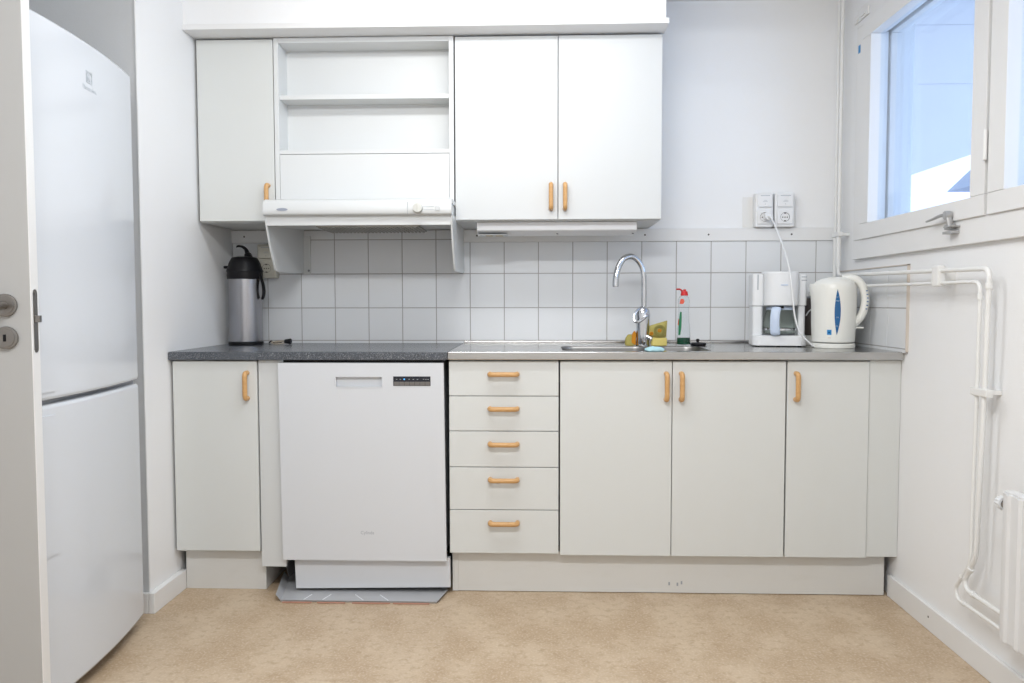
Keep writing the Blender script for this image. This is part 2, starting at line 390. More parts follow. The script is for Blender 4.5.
bm = BM(); prism(bm, [(p[0], p[1]) for p in rrect(-1.611, -1.589, .950, 1.098, .0105)], 'x', DX+.0008, DX+.0022)
for z in (.958, 1.090): cyl(bm, (DX+.002, -1.60, z), (DX+.003, -1.60, z), .004, seg=12)
obj('latch_plate', bm, NICK, d)
bm = BM(); box(bm, DX, DX+.013, -1.607, -1.594, 1.021, 1.037, bev=.001); obj('latch_bolt', bm, NICK, d)

# ------------------------------------------------------------------ fridge
f = thing('fridge', 'tall white curved-front fridge freezer in the niche on the left', 'fridge', (-1.35, -1.16, 0))
FY0, FY1 = -1.513, -.917; FC = (FY0+FY1)/2; FH = (FY1-FY0)/2
def fl(y): return -0.945-0.0816*(y-FC)
def fx(y, b=0.0192): return fl(y) + b*(1-((y-FC)/FH)**2)
obj('cabinet', prism(BM(), [(fl(FY0)-.066, FY0), (fl(FY1)-.066, FY1), (fl(FY1)-.68, FY1-.050), (fl(FY0)-.68, FY0-.050)], 'z', .03, 1.778, bev=.003), FRIDGE, f)
def fdoor(z0, z1):
    n = 24
    ys = [FY1-(FY1-FY0)*i/n for i in range(n+1)]
    b = bmesh.new(); 
    prof = []
    rings = []
    for zi, (zz, ins) in enumerate(((z0, .010), (z0+.004, .003), (z0+.012, 0), (z1-.012, 0), (z1-.004, .003), (z1, .010))):
        rings.append([b.verts.new((fl(FY1)-.06, FY1, zz))]+[b.verts.new((fx(y)-ins, y, zz)) for y in ys]+[b.verts.new((fl(FY0)-.06, FY0, zz))])
    for A, C in zip(rings, rings[1:]):
        for i in range(len(A)): b.faces.new((A[i], A[(i+1) % len(A)], C[(i+1) % len(A)], C[i]))
    b.faces.new(rings[0][::-1]); b.faces.new(rings[-1])
    bmesh.ops.recalc_face_normals(b, faces=b.faces[:]); return b
du = obj('upper_door', fdoor(.818, 1.790), FRIDGE, f, 50)
dl = obj('lower_door', fdoor(.041, .807), FRIDGE, f, 50)
def curved_strip(y0, y1, z0, z1, off, th):
    b = bmesh.new(); n = 6; R = []
    for z in (z0, z1):
        R.append([b.verts.new((fx(y0+(y1-y0)*i/n)+o, y0+(y1-y0)*i/n, z)) for o in (off,) for i in range(n+1)])
        R.append([b.verts.new((fx(y0+(y1-y0)*i/n)+off+th, y0+(y1-y0)*i/n, z)) for i in range(n+1)])
    a, c, e, g = R
    for i in range(n):
        b.faces.new((c[i], c[i+1], g[i+1], g[i])); b.faces.new((a[i], a[i+1], c[i+1], c[i])); b.faces.new((e[i], e[i+1], g[i+1], g[i])); b.faces.new((a[i], a[i+1], e[i+1], e[i]))
    b.faces.new((a[0], c[0], g[0], e[0])); b.faces.new((a[-1], c[-1], g[-1], e[-1]))
    bmesh.ops.recalc_face_normals(b, faces=b.faces[:]); return b
obj('grip', curved_strip(-1.490, -1.430, .84, 1.175, -.001, .004), FRIDGE, du)
obj('grip', curved_strip(-1.490, -1.430, .42, .78, -.001, .004), FRIDGE, dl)
obj('middle_gap', prism(BM(), [(fl(FY0+.01)-.068, FY0+.01), (fl(FY1-.012)-.068, FY1-.012), (fl(FY1-.012)-.010, FY1-.012), (fl(FY0+.01)-.010, FY0+.01)], 'z', .804, .821), GREYP, f)
bm = BM(); box(bm, fl(FY1)-.06, fl(FY1)-.02, FY1-.05, FY1-.004, 1.785, 1.800, bev=.004); obj('hinge_cover', bm, FRIDGE, f)
fm = lambda co: Vector((fx(co.y)+.0004+(co.x), co.y, co.z))
b = text_bm('Electrolux', .0185, T(0, -1.258, 1.655) @ RIGHTF, .0002, fn=fm)
obj('brand_name', b, LOGO, du)
bm = BM()
def fr(y0, y1, z0, z1): box(bm, 0, .0006, y0, y1, z0, z1)
ly0, ly1, lz0, lz1 = -1.238, -1.204, 1.676, 1.709
for a in ((ly0, ly1, lz0, lz0+.003), (ly0, ly1, lz1-.003, lz1), (ly0, ly0+.003, lz0, lz1), (ly1-.003, ly1, lz0, lz1)): fr(*a)
cyy, czz = (ly0+ly1)/2, (lz0+lz1)/2; n = 20
for k in range(n):                                            # ring and swept arrow of the emblem
    a0 = 2*PI*k/n; a1 = 2*PI*(k+1)/n
    p = [(cyy+rr*math.cos(a), czz+rr*math.sin(a)) for rr, a in ((.0145, a0), (.0145, a1), (.0125, a1), (.0125, a0))]
    prism(bm, p, 'x', 0, .0006)
prism(bm, [(cyy-.013, czz), (cyy+.004, czz+.013), (cyy+.001, czz), (cyy+.004, czz-.013)], 'x', 0, .0006)
for v in bm.verts: v.co = fm(v.co)
obj('emblem', bm, LOGO, du)

# ------------------------------------------------------------------ handles
def handle_bm(x, z, vertical=True, y=-.609, L=.110):
    bm = BM(); h = L/2-.009
    if vertical: pts = [(x, y+.002, z+h), (x, y-.026, z+h), (x, y-.026, z-h), (x, y+.002, z-h)]
    else: pts = [(x-h, y+.002, z), (x-h, y-.026, z), (x+h, y-.026, z), (x+h, y+.002, z)]
    tube(bm, round_path(pts, .014, 6), .0088, seg=14); return bm

DT, DB, BY = .857, .158, -.609      # door top, door bottom, face plane
def door_panel(x0, x1, z0, z1, y=BY, th=.018, bev=.0016): return B(x0+.0012, x1-.0012, y, y+th, z0+.0012, z1-.0012, bev=bev)
def carcass(x0, x1, z0, z1, y0, y1=-.012, th=.016):
    bm = BM(); box(bm, x0, x0+th, y0, y1, z0, z1); box(bm, x1-th, x1, y0, y1, z0, z1)
    box(bm, x0+th, x1-th, y0, y1, z0, z0+th); box(bm, x0+th, x1-th, y0, y1, z1-th, z1); box(bm, x0+th, x1-th, y1-.006, y1, z0+th, z1-th); return bm

# left base cabinet
c = thing('base_cabinet', 'narrow white base cabinet with one door in the left corner, beside the dishwasher', 'cabinet', (-.85, -.3, 0))
obj('body', carcass(-1.000, -.70, .150, .858, -.588), LAM, c)
dr = obj('cabinet_door', door_panel(-1.003, -.692, DB, DT), LAM, c)
obj('handle', handle_bm(-.728, .767), WOOD, dr)
bm = B(-.990, -.717, -.560, -.545, 0, .150); box(bm, -.717, -.688, -.562, -.03, 0, .150, bev=.001)
obj('plinth', bm, KICK, c)
fl = thing('filler_panel', 'narrow tall white filler board between left base cabinet and dishwasher', 'panel', (-.652, -.6, .1), 'filler boards of the base cabinets')
obj('board', B(-.689, -.5985, -.6025, -.587, .100, .858, bev=.001), LAMW, fl)
obj('board_return', B(-.689, -.673, -.587, -.05, .151, .858), LAMW, fl)

# dishwasher
dw = thing('dishwasher', 'white built-under dishwasher with recessed grip under the grey worktop', 'dishwasher', (-.31, -.3, 0))
obj('body', B(-.590, -.020, -.604, -.04, .136, .845), APPL, dw)
def skew(bm):   # the appliance stands a touch askew
    for v in bm.verts: v.co.x += (.852-v.co.z)*.0095
    return bm
bm = BM(); y0, y1 = -.622, -.6035; gx0, gx1, gz0, gz1 = -.402, -.236, .764, .812
box(bm, -.611, gx0, y0, y1, .132, .850); box(bm, gx1, -.014, y0, y1, .132, .850)
box(bm, gx0, gx1, y0, y1, .132, gz0); box(bm, gx0, gx1, y0, y1, gz1, .850); box(bm, gx0, gx1, y0+.0165, y1, gz0, gz1)
bmesh.ops.remove_doubles(bm, verts=bm.verts[:], dist=1e-5)
dd = obj('front_panel', skew(bm), APPL, dw)
bm = BM(); prism(bm, [(y0+.001, gz1-.001), (y0-.0015, gz1+.001), (y0-.0015, gz1-.012), (y0+.014, gz1-.018), (y0+.014, gz1-.001)], 'x', gx0, gx1)
frm = [(gx0-.003, gx1+.003, gz0-.003, gz0), (gx0-.003, gx0, gz0, gz1), (gx1, gx1+.003, gz0, gz1)]
for a in frm: box(bm, a[0], a[1], y0-.0015, y0+.001, a[2], a[3])
obj('grip', skew(bm), APPL, dd)
bm = BM(); box(bm, -.195, -.061, y0-.0015, y0, .768, .802, bev=.0006); cp_ = obj('control_panel', skew(bm), DISP, dd)
bm = BM()
for i in range(7): box(bm, -.192+i*.0186, -.192+i*.0186+.0176, y0-.0022, y0-.001, .7695, .783)
obj('buttons', skew(bm), BTN, cp_)
obj('light', skew(B(-.157, -.153, y0-.0022, y0-.001, .790, .794)), LED, cp_)
for x in (-.185, -.172, -.14, -.125, -.11, -.088, -.08, -.072): obj('marking', skew(B(x, x+.005, y0-.0020, y0-.001, .791, .7925)), GREYPR, cp_)
obj('brand_name', skew(text_bm('Cylinda', .0165, T(-.3245, y0-.0004, .229) @ FRONT, .0002)), GREYPR, dd)
bm = BM(); b = bmesh.new(); vv = [b.verts.new(p) for p in ((-.570, -.592, .124), (.002, -.592, .134), (.003, -.592, .026), (-.567, -.592, .016))]
ff = b.faces.new(vv); ex = bmesh.ops.extrude_face_region(b, geom=[ff])
for v in [g for g in ex['geom'] if isinstance(g, bmesh.types.BMVert)]: v.co.y += .02
bmesh.ops.recalc_face_normals(b, faces=b.faces[:]); join(bm, b)
obj('plinth', bm, APPL, dw)
for x in (-.54, -.06):
    for y in (-.52, -.1): obj('foot', cyl(BM(), (x, y, .004), (x, y, .115), .016, seg=14), BLACK, dw)
# drip tray
bm = BM(); P0 = [(-.594, -.682), (-.038, -.682), (-.016, -.58), (-.012, -.15), (-.640, -.15), (-.640, -.45)]
prism(bm, P0, 'z', .001, .004, mi=0)
def lip(a, b_, h, mi=0, out=.0):
    a = Vector((*a, 0)); b_ = Vector((*b_, 0)); nrm = Vector(((b_-a).y, -(b_-a).x, 0)).normalized()
    b = bmesh.new(); q = [a, b_, b_+nrm*out+Vector((0, 0, h)), a+nrm*out+Vector((0, 0, h))]
    vs_ = [b.verts.new(p+Vector((0, 0, .002))) for p in q]+[b.verts.new(p+Vector((0, 0, .002))-nrm*.002) for p in q]
    for i in range(4): b.faces.new((vs_[i], vs_[(i+1) % 4], vs_[4+(i+1) % 4], vs_[4+i]))
    b.faces.new(vs_[:4]); b.faces.new(vs_[4:][::-1]); bmesh.ops.recalc_face_normals(b, faces=b.faces[:]); join(bm, b, mi)
lip(P0[0], P0[1], .006, 0, .004); lip(P0[1], P0[2], .012, 0, .01); lip(P0[5], P0[0], .026, 0, .018); lip(P0[4], P0[5], .05, 0, .01)
for x0, x1 in ((-.585, -.48), (-.46, -.36), (-.335, -.20), (-.19, -.06)): box(bm, x0, x1, -.6958, -.6925, .0015, .0058, mi=1)
for x, a in ((-.50, .3), (-.43, .35), (-.34, -.9), (-.25, -.9)):
    tube(bm, [(x, -.62, .0045), (x+math.sin(a)*-.05, -.67, .0045)], .0018, seg=6, mi=2)
tag(obj('drip_tray', bm, [TRAY, COPPER, PLAS]), 'shallow grey plastic drip tray with reddish lip on the floor under the dishwasher', 'tray')

# drawer cabinet
c = thing('drawer_cabinet', 'white base cabinet of five stacked drawers with wooden bow handles', 'drawers', (.2, -.3, 0))
obj('body', carcass(.006, .396, .160, .858, -.588), LAM, c)
zs = [.857, .7305, .604, .4735, .318, .158]
for i in range(5):
    q = obj('drawer', door_panel(.003, .398, zs[i+1], zs[i]), LAM, c)
    zc = [.810, .686, .5585, .4295, .272][i]
    obj('handle', handle_bm(.2, zc, False, L=.116), WOOD, q)
# sink cabinet
c = thing('sink_cabinet', 'wide white base cabinet with two doors below the sink', 'cabinet', (.8, -.3, 0))
obj('body', carcass(.402, 1.198, .160, .72, -.588), LAM, c)
for x0, x1, hx in ((.401, .800, .778), (.800, 1.200, .831)):
    q = obj('cabinet_door', door_panel(x0, x1, .153, DT), LAM, c); obj('handle', handle_bm(hx, .766), WOOD, q)
c = thing('base_cabinet', 'white base cabinet with a single door below the coffee maker and kettle', 'cabinet', (1.35, -.3, 0))
obj('body', carcass(1.205, 1.488, .160, .858, -.588), LAM, c)
q = obj('cabinet_door', door_panel(1.203, 1.491, .153, DT), LAM, c); obj('handle', handle_bm(1.234, .767), WOOD, q)
fl = thing('filler_panel', 'white filler board between rightmost base cabinet and the right wall', 'panel', (1.54, -.6, .16), 'filler boards of the base cabinets')
obj('board', B(1.492, RW-.001, -.604, -.588, .157, .859, bev=.001), LAM, fl)
bm = B(.008, 1.577, -.560, -.545, .002, .152, bev=.001); box(bm, .008, .030, -.562, -.1, .002, .152, bev=.001)
for x, z in ((.80, .03), (.83, .028), (.845, .034)): box(bm, x, x+.006, -.5606, -.5598, z, z+.012, mi=1)
tag(obj('plinth', bm, [KICK, GREYPR]), 'long white kick board along the floor under drawers and sink cabinets', 'plinth')

# ------------------------------------------------------------------ worktops
bm = B(-1.0115, .000, -.625, -.0095, .860, .890, bev=.004)
tag(obj('laminate_worktop', bm, STONE), 'dark grey speckled laminate worktop over dishwasher on the left', 'worktop')
bm = B(-.6, -.012, -.600, -.590, .850, .860); tag(obj('shadow_strip', bm, BLACK), 'black strip standing in for the shadow under the grey worktop above the dishwasher', 'strip')  # black strip added as painted shade in the gap over the dishwasher
# steel worktop with two basin holes, built by cutting a slab
t = thing('steel_worktop', 'brushed stainless steel worktop with sink, right of the grey worktop', 'worktop', (.8, -.3, .861))
def solid_cut(slab, cutters, name):
    me = bpy.data.meshes.new(name); slab.to_mesh(me); slab.free(); o = bpy.data.objects.new(name, me); COL.objects.link(o)
    cs = []
    for cbm in cutters:
        cm = bpy.data.meshes.new('c'); cbm.to_mesh(cm); cbm.free(); co = bpy.data.objects.new('c', cm); COL.objects.link(co); cs.append(co)
        md = o.modifiers.new('b', 'BOOLEAN'); md.operation = 'DIFFERENCE'; md.object = co; md.solver = 'EXACT'
    dg = bpy.context.evaluated_depsgraph_get(); dg.update(); nm = bpy.data.meshes.new_from_object(o.evaluated_get(dg))
    out = bmesh.new(); out.from_mesh(nm)
    for x in cs+[o]: bpy.data.objects.remove(x)
    return out
BAS = [(.412, .752, -.580, -.268), (.778, .952, -.580, -.268)]
slab = B(.001, RW-.0005, -.627, -.0095, .861, .8905, bev=.004)
cut = [prism(BM(), rrect(a, b_, c_, d_, .05), 'z', .80, .95) for a, b_, c_, d_ in BAS]
obj('top', solid_cut(slab, cut, 'top'), STEEL, t)
obj('upstand', B(.001, RW-.010, -.018, -.0095, .888, .900, bev=.003), STEEL, t)
for k, (a, b_, c_, d_) in enumerate(BAS):
    b = bmesh.new(); rings = []; dep = .15 if k == 0 else .12
    for z, ins in ((.8895, -.004), (.8885, .001), (.880, .004), (.889-dep+.02, .012), (.889-dep, .034)):
        rings.append([b.verts.new((x, y, z)) for x, y in rrect(a+ins, b_-ins, c_+ins, d_-ins, .05)])
    for A, C in zip(rings, rings[1:]):
        for i in range(len(A)): b.faces.new((A[i], A[(i+1) % len(A)], C[(i+1) % len(A)], C[i]))
    b.faces.new(rings[-1]); bmesh.ops.recalc_face_normals(b, faces=b.faces[:])
    bs = obj('sink_basin', b, BASIN, t)
    bm = BM(); cx_, cy_ = (a+b_)/2, (c_+d_)/2; lathe(bm, [(0, .002), (.018, .002), (.03, .005), (.036, .001)], (cx_, cy_, .889-dep)); obj('drain', bm, CHROME, bs)

# ------------------------------------------------------------------ wall cabinets
UY, UB, UT = -.354, 1.384, 2.087
c = thing('wall_cabinet', 'narrow white wall cabinet with one door at the left wall', 'cabinet', (-.85, -.17, UB), 'wall cabinets')
obj('body', carcass(-1.002, -.702, UB-.002, UT, -.336, -.0), LAM, c)
q = obj('cabinet_door', door_panel(-1.002, -.701, UB, 2.083, UY), LAM, c); obj('handle', handle_bm(-.727, 1.476, y=UY), WOOD, q)
c = thing('wall_cabinet', 'wide white wall cabinet with two doors and paired wooden handles', 'cabinet', (.4, -.17, UB), 'wall cabinets')
obj('body', carcass(.004, .796, UB-.002, UT, -.336, -.0), LAMW, c)
for x0, x1, hx in ((.003, .400, .373), (.400, .797, .427)):
    q = obj('cabinet_door', door_panel(x0, x1, UB, 2.083, UY), LAMW, c); obj('handle', handle_bm(hx, 1.472, y=UY), WOOD, q)
c = thing('open_shelf_cabinet', 'open white wall cabinet with empty shelves above the cooker hood', 'cabinet', (-.35, -.17, 1.46))
bm = BM(); x0, x1 = -.699, -.001; th = .018
box(bm, x0, x0+th, UY, 0, 1.4555, UT, bev=.001); box(bm, x1-th, x1, UY, 0, 1.4555, UT, bev=.001)
box(bm, x0+th, x1-th, UY, 0, UT-.020, UT, bev=.001); box(bm, x0+th, x1-th, -.248, -.238, 1.4555, UT-.02)
obj('body', bm, SHELFM, c)
obj('shelf', B(x0+th, x1-th, -.340, -.24, 1.855, 1.872, bev=.001), SHELFM, c)
obj('shelf', B(x0+th, x1-th, -.352, -.24, 1.643, 1.658, bev=.001), SHELFM, c)
obj('front_panel', B(x0+th+.001, x1-th-.001, -.353, -.335, 1.4555, 1.641, bev=.001), SHELFM, c)

# cooker hood
h = thing('range_hood', 'white slim cooker hood with side wings below the open shelves', 'hood', (-.35, -.25, 1.35))
hx0, hx1 = -.698, .004
prof = [(-.350, 1.355), (-.482, 1.355), (-.484, 1.388), (-.500, 1.392), (-.504, 1.402), (-.500, 1.428), (-.490, 1.440), (-.470, 1.446), (-.350, 1.448)]
bm = BM(); prism(bm, [(-.010, 1.381), (-.478, 1.355), (-.480, 1.392), (-.480, 1.436), (-.010, 1.438)], 'x', hx0+.004, hx1-.004)
obj('body', bm, HOODM, h)
bm = BM(); prism(bm, [(-.476, 1.390), (-.496, 1.390), (-.503, 1.396), (-.505, 1.410), (-.502, 1.430), (-.493, 1.445), (-.476, 1.452), (-.352, 1.453), (-.352, 1.437), (-.476, 1.436)], 'x', hx0, hx1)
fs = obj('fascia', bm, HOODM, h, 50)
bm = BM(); cyl(bm, (-.119, -.5035, 1.413), (-.119, -.522, 1.413), .019, .017, seg=32, bev=.002); box(bm, -.121, -.117, -.524, -.518, 1.398, 1.428, bev=.001)
obj('knob', bm, mat('knob_plastic', (.62, .62, .58), .35), fs)
bm = BM(); cyl(bm, (-.046, -.5035, 1.413), (-.046, -.508, 1.413), .010, seg=24, bev=.001); obj('lamp_button', bm, mat('button_plastic', (.60, .61, .61), .35), fs)
bm = BM(); box(bm, -.158, -.1568, -.5058, -.500, 1.392, 1.436); box(bm, -.100, -.060, -.5056, -.5045, 1.4080, 1.4088); box(bm, -.100, -.060, -.5056, -.5045, 1.418, 1.4188)
for a in range(5): box(bm, -.140+a*.0105, -.1385+a*.0105, -.5052, -.5045, 1.4355-.002*abs(a-2), 1.437-.002*abs(a-2))
obj('scale_marks', bm, GREYPR, fs)
b = lathe_bm([(0, 0), (1, 0), (1, 1), (0, 1)], 28); b.transform(Matrix.Translation((-.625, -.505, 1.411)) @ Matrix(((.021, 0, 0, 0), (0, 0, -.0012, 0), (0, .0055, 0, 0), (0, 0, 0, 1))))
obj('badge', join(BM(), b), mat('badge_grey', (.35, .38, .45), .3, .3), fs)
wing = [(-.482, 1.395), (-.482, 1.37)] + [(-.470, 1.34), (-.450, 1.30), (-.428, 1.26), (-.405, 1.225), (-.385, 1.20), (-.365, 1.189), (-.34, 1.187)] + [(0, 1.192), (0, 1.395)]
for x in (hx0, hx1-.004):
    bm = BM(); prism(bm, wing, 'x', x, x+.004)
    prism(bm, [(-.485, 1.37), (-.475, 1.37)] + [(-.441, 1.30), (-.419, 1.26), (-.376, 1.199), (-.38, 1.19), (-.388, 1.196), (-.432, 1.262), (-.4535, 1.302)], 'x', x-.001 if x > -.5 else x, x+.005 if x > -.5 else x+.006)
    obj('side_wing', bm, HOODM, h)
bm = B(-.70, -.665, -.020, -.004, 1.190, 1.355, bev=.001); cyl(bm, (-.672, -.021, 1.205), (-.672, -.019, 1.205), .005, seg=10, mi=1)
obj('back_flange', bm, [HOODM, GREYP], h)
bm = BM(); box(bm, -.52, -.13, -.43, -.20, 1.3530, 1.3585)
for i in range(26):
    x = -.515+i*.0148; box(bm, x, x+.006, -.425, -.205, 1.3490, 1.3535)
obj('filter_grille', bm, mat('alu_filter', (.42, .41, .38), .45, .6), h)

# under-cabinet light
u = thing('under_cabinet_light', 'long white strip lamp fixed under the double wall cabinet', 'lamp', (.4, -.25, 1.34))
bm = BM(); prism(bm, [(-.30, 1.381), (-.30, 1.350), (-.292, 1.346), (-.20, 1.334), (-.20, 1.381)], 'x', .082, .710, bev=.0015)
hs = obj('housing', bm, mat('lamp_enamel', (.86, .87, .89), .3), u)
bm = BM(); box(bm, .098, .21, -.200, -.196, 1.336, 1.352); obj('socket_strip', bm, PLAS, hs)
bm = BM()
for x in (.085, .13, .175): 
    pass
box(bm, .085, .20, -.290, -.205, 1.3325, 1.3345, mtx=None); 
obj('switch_plate', bm, LAMW, hs)
bm = BM()
for x in (.128, .168): box(bm, x-.014, x+.014, -.27, -.225, 1.3305, 1.3330, bev=.001)
obj('switch', bm, mat('beige_switch', (.62, .55, .42), .5), hs)
for x in (.40, .70): obj('screw', cyl(BM(), (x, -.25, 1.337), (x, -.25, 1.345), .004, seg=10), GREYP, hs)

# ------------------------------------------------------------------ sockets
def outlet(name, label, x0, x1, z0, z1, pm, group, y=0.0, plug=False):
    t = thing(name, label, 'socket', ((x0+x1)/2, y, z0), group)
    o = obj('back_box', B(x0, x1, y-.040, y, z0, z1, bev=.006, seg=3), pm, t)
    xc = (x0+x1)/2; H = z1-z0; W = x1-x0; yf = y-.040
    bm = B(xc-W*.39, xc+W*.39, yf-.008, yf+.001, z0+H*.58, z0+H*.95, bev=.003); s = obj('timer_switch', bm, pm, t)
    obj('marking', B(xc-W*.25, xc+W*.27, yf-.0084, yf-.007, z1-H*.105, z1-H*.09), GREYPR, s); obj('indicator', cyl(BM(), (xc, yf-.0086, z0+H*.66), (xc, yf-.007, z0+H*.66), .0016, seg=8), GREYPR, s)
    obj('marking', B(xc-W*.12, xc+W*.14, yf-.0084, yf-.007, z0+H*.735, z0+H*.745), GREYPR, s); obj('marking', B(xc-W*.07, xc+W*.10, yf-.0084, yf-.007, z0+H*.765, z0+H*.772), GREYPR, s)
    zc = z0+H*.29
    bm = B(xc-W*.39, xc+W*.39, yf-.006, yf+.001, z0+H*.09, z0+H*.50, bev=.003)
    cut = BM(); cyl(cut, (xc, yf-.02, zc), (xc, yf+.03, zc), .0195, seg=32)
    s = obj('socket_face', solid_cut(bm, [cut], 'sf'), pm, t)
    bm = BM(); cyl(bm, (xc, yf-.0005, zc), (xc, yf-.003, zc), .0193, seg=32); w_ = obj('socket_well', bm, pm, s)
    bm = BM()
    for dx in (-.0095, 0, .0095): cyl(bm, (xc+dx, yf-.0040, zc-.001), (xc+dx, yf-.0025, zc-.001), .0026, seg=12)
    if not plug:
        for dz in (.0165, -.0165): box(bm, xc-.004, xc+.004, yf-.0055, yf-.0025, zc+dz-.0025, zc+dz+.0025)
    n = 20
    for k in range(n):
        a0 = 2*PI*k/n; a1 = 2*PI*(k+1)/n
        prism(bm, [(xc+r*math.cos(a), zc+r*math.sin(a)) for r, a in ((.0193, a0), (.0193, a1), (.0182, a1), (.0182, a0))], 'y', yf-.0045, yf-.0030)
    obj('contacts', bm, HOLE, s)
    return t
outlet('wall_socket', 'white wall socket with the kettle plug in it, left of the pair', 1.2405, 1.315, 1.381, 1.526, SOCK, 'white wall sockets above the worktop', plug=True)
outlet('wall_socket', 'white wall socket with nothing plugged in, right of the pair', 1.321, 1.404, 1.381, 1.526, SOCK, 'white wall sockets above the worktop')
outlet('wall_socket', 'old ivory wall socket with timer behind the pump flask, partly behind the hood wing', -.888, -.805, 1.172, 1.318, IVORY, None, y=-.009)
bm = B(1.196, 1.239, -.0022, .0005, 1.382, 1.512)
tag(obj('wall_patch', bm, mat('unpainted_patch', (.79, .785, .765), .7)), 'faint cream unpainted patch on the wall left of the socket pair', 'patch')

# ------------------------------------------------------------------ pipes on the right wall
HP = mat('pipe_paint', (.80, .80, .785), .4)
def pipe(name, label, pts, r, rad=.03, cuffs=()):
    t = thing(name, label, 'pipe', pts[-1], 'heating pipes in the right corner')
    bm = BM(); tube(bm, round_path(pts, rad, 6), r, seg=14); obj('pipe_run', bm, HP, t)
    for p, q in cuffs:
        bm = BM(); cyl(bm, p, q, r*1.38, seg=16, bev=.001); obj('joint', bm, HP, t)
PX = 1.556
pipe('heating_pipe', 'white heating pipe taking the outer, upper bend on the right wall',
     [(PX, -.126, CEIL), (PX, -.126, 1.174), (PX, -1.205, 1.156), (PX, -1.196, .80), (PX, -1.178, .345), (PX, -1.125, .262), (PX, -1.138, .236), (PX, -1.62, .236)], .0070, .03,
     [((PX, -.126, 1.33), (PX, -.126, 1.21)), ((PX, -1.204, 1.115), (PX, -1.2038, 1.10)), ((PX, -1.158, .307), (PX, -1.148, .296)), ((PX, -1.165, .236), (PX, -1.177, .236))])
pipe('heating_pipe', 'white heating pipe taking the inner, lower bend on the right wall',
     [(PX, -.088, CEIL), (PX, -.088, 1.127), (PX, -1.163, 1.121), (PX, -1.160, .82), (PX, -1.153, .32), (PX, -1.076, .222), (PX, -1.090, .192), (PX, -1.62, .194)], .0055, .03,
     [((PX, -.088, 1.33), (PX, -.088, 1.17)), ((PX, -1.163, 1.085), (PX, -1.1628, 1.070)), ((PX, -1.112, .268), (PX, -1.103, .256)), ((PX, -1.118, .192), (PX, -1.130, .192))])
def clamp(label, bm):
    tag(obj('pipe_clamp', bm, HP), label, 'clamp', 'white clamps holding the heating pipes')
bm = B(1.546, 1.567, -.146, -.070, 1.333, 1.352, bev=.003); box(bm, 1.566, RW, -.118, -.098, 1.337, 1.348); clamp('small white clamp round both pipes in the room corner', bm)
bm = B(1.542, 1.568, -.955, -.915, 1.112, 1.176, bev=.006); box(bm, 1.567, RW, -.945, -.925, 1.13, 1.16); clamp('white clamp on the level pipes under the window', bm)
bm = B(1.545, 1.566, -1.224, -1.143, .803, .824, bev=.003); box(bm, 1.565, RW, -1.20, -1.175, .808, .819); cyl(bm, (1.5445, -1.212, .814), (1.546, -1.212, .814), .003, seg=8); clamp('white clamp on the upright pipes above the radiator', bm)

# ------------------------------------------------------------------ radiator
r = thing('radiator', 'white ribbed panel radiator cut by the right edge of the photo', 'radiator', (1.53, -1.9, .2))
bm = BM(); n = 12; y = -1.366; x0 = 1.512; pts = [(y, x0+.01), (y-.003, x0)]
poly = []
yy = y-.012
poly = [(1.548, y), (x0+.004, y), (x0, y-.006)]
for k in range(16):
    a = y-.020-k*.045
    poly += [(x0, a), (x0-.006, a-.006), (x0-.006, a-.014), (x0, a-.020)]
ye = y-.020-16*.045
poly += [(x0, ye), (x0+.004, ye-.006), (1.548, ye-.006)]
prism(bm, poly, 'z', .200, .577, bev=0); prism(bm, [(p[0]+.004 if p[0] < 1.54 else p[0]-.004, p[1]) for p in poly], 'z', .195, .582)
obj('panel', bm, RADM, r)
for yb in (-1.50, -1.95): obj('bracket', B(1.548, RW, yb-.02, yb+.02, .3, .55), RADM, r)
bm = BM(); cyl(bm, (1.530, -1.366, .543), (1.530, -1.350, .543), .012, seg=16)
v = obj('valve', bm, NICK, r)
bm = BM(); cyl(bm, (1.530, -1.352, .543), (1.530, -1.326, .543), .018, .015, seg=24, bev=.003)
for k in range(12):
    a = 2*PI*k/12; cyl(bm, (1.530+.0157*math.cos(a), -1.350, .543+.0157*math.sin(a)), (1.530+.0143*math.cos(a), -1.330, .543+.0143*math.sin(a)), .0032, seg=8)
obj('thermostat_knob', bm, PLAS, v)

# ------------------------------------------------------------------ pump flask
WT = .8905
fk = thing('pump_flask', 'steel and black pump vacuum flask on grey worktop by left wall', 'flask', (-.899, -.150, WT))
fx0, fy0 = -.904, -.150
bm = BM(); lathe(bm, [(0, 0), (.066, 0), (.0705, .003), (.0705, .012), (.068, .015), (0, .015)], (fx0, fy0, WT), 48); obj('base', bm, BLACK, fk)
bm = BM(); lathe(bm, [(.066, .012), (.0685, .016), (.0685, .272), (.066, .280), (0, .281)], (fx0, fy0, WT), 56); obj('body', bm, STEEL2, fk)
bm = BM(); lathe(bm, [(.066, .272), (.0715, .276), (.0725, .29), (.072, .302), (.0735, .304), (.0735, .312), (.070, .318), (.064, .340), (.055, .358), (.050, .364), (.030, .368), (0, .369)], (fx0, fy0, WT), 48)
box(bm, fx0-.086, fx0-.060, fy0-.015, fy0+.015, WT+.318, WT+.330, bev=.004)
tp = obj('top', bm, BLACK, fk)
bm = BM(); tube(bm, smooth_path([(fx0+.020, fy0, WT+.355), (fx0+.013, fy0, WT+.380), (fx0+.006, fy0, WT+.398), (fx0-.008, fy0, WT+.409), (fx0-.026, fy0, WT+.412), (fx0-.034, fy0, WT+.407)]), [.026, .022, .020, .019, .018, .017, .016, .0115, .011, .010, .010, .009, .009, .008, .008, .008, .008, .007, .007, .007, .006, .006, .006, .006, .006, .005, .005, .004, .004, .003, .002], seg=14, rx=.8, ry=1.3)
obj('pump_lever', bm, BLACK, tp)
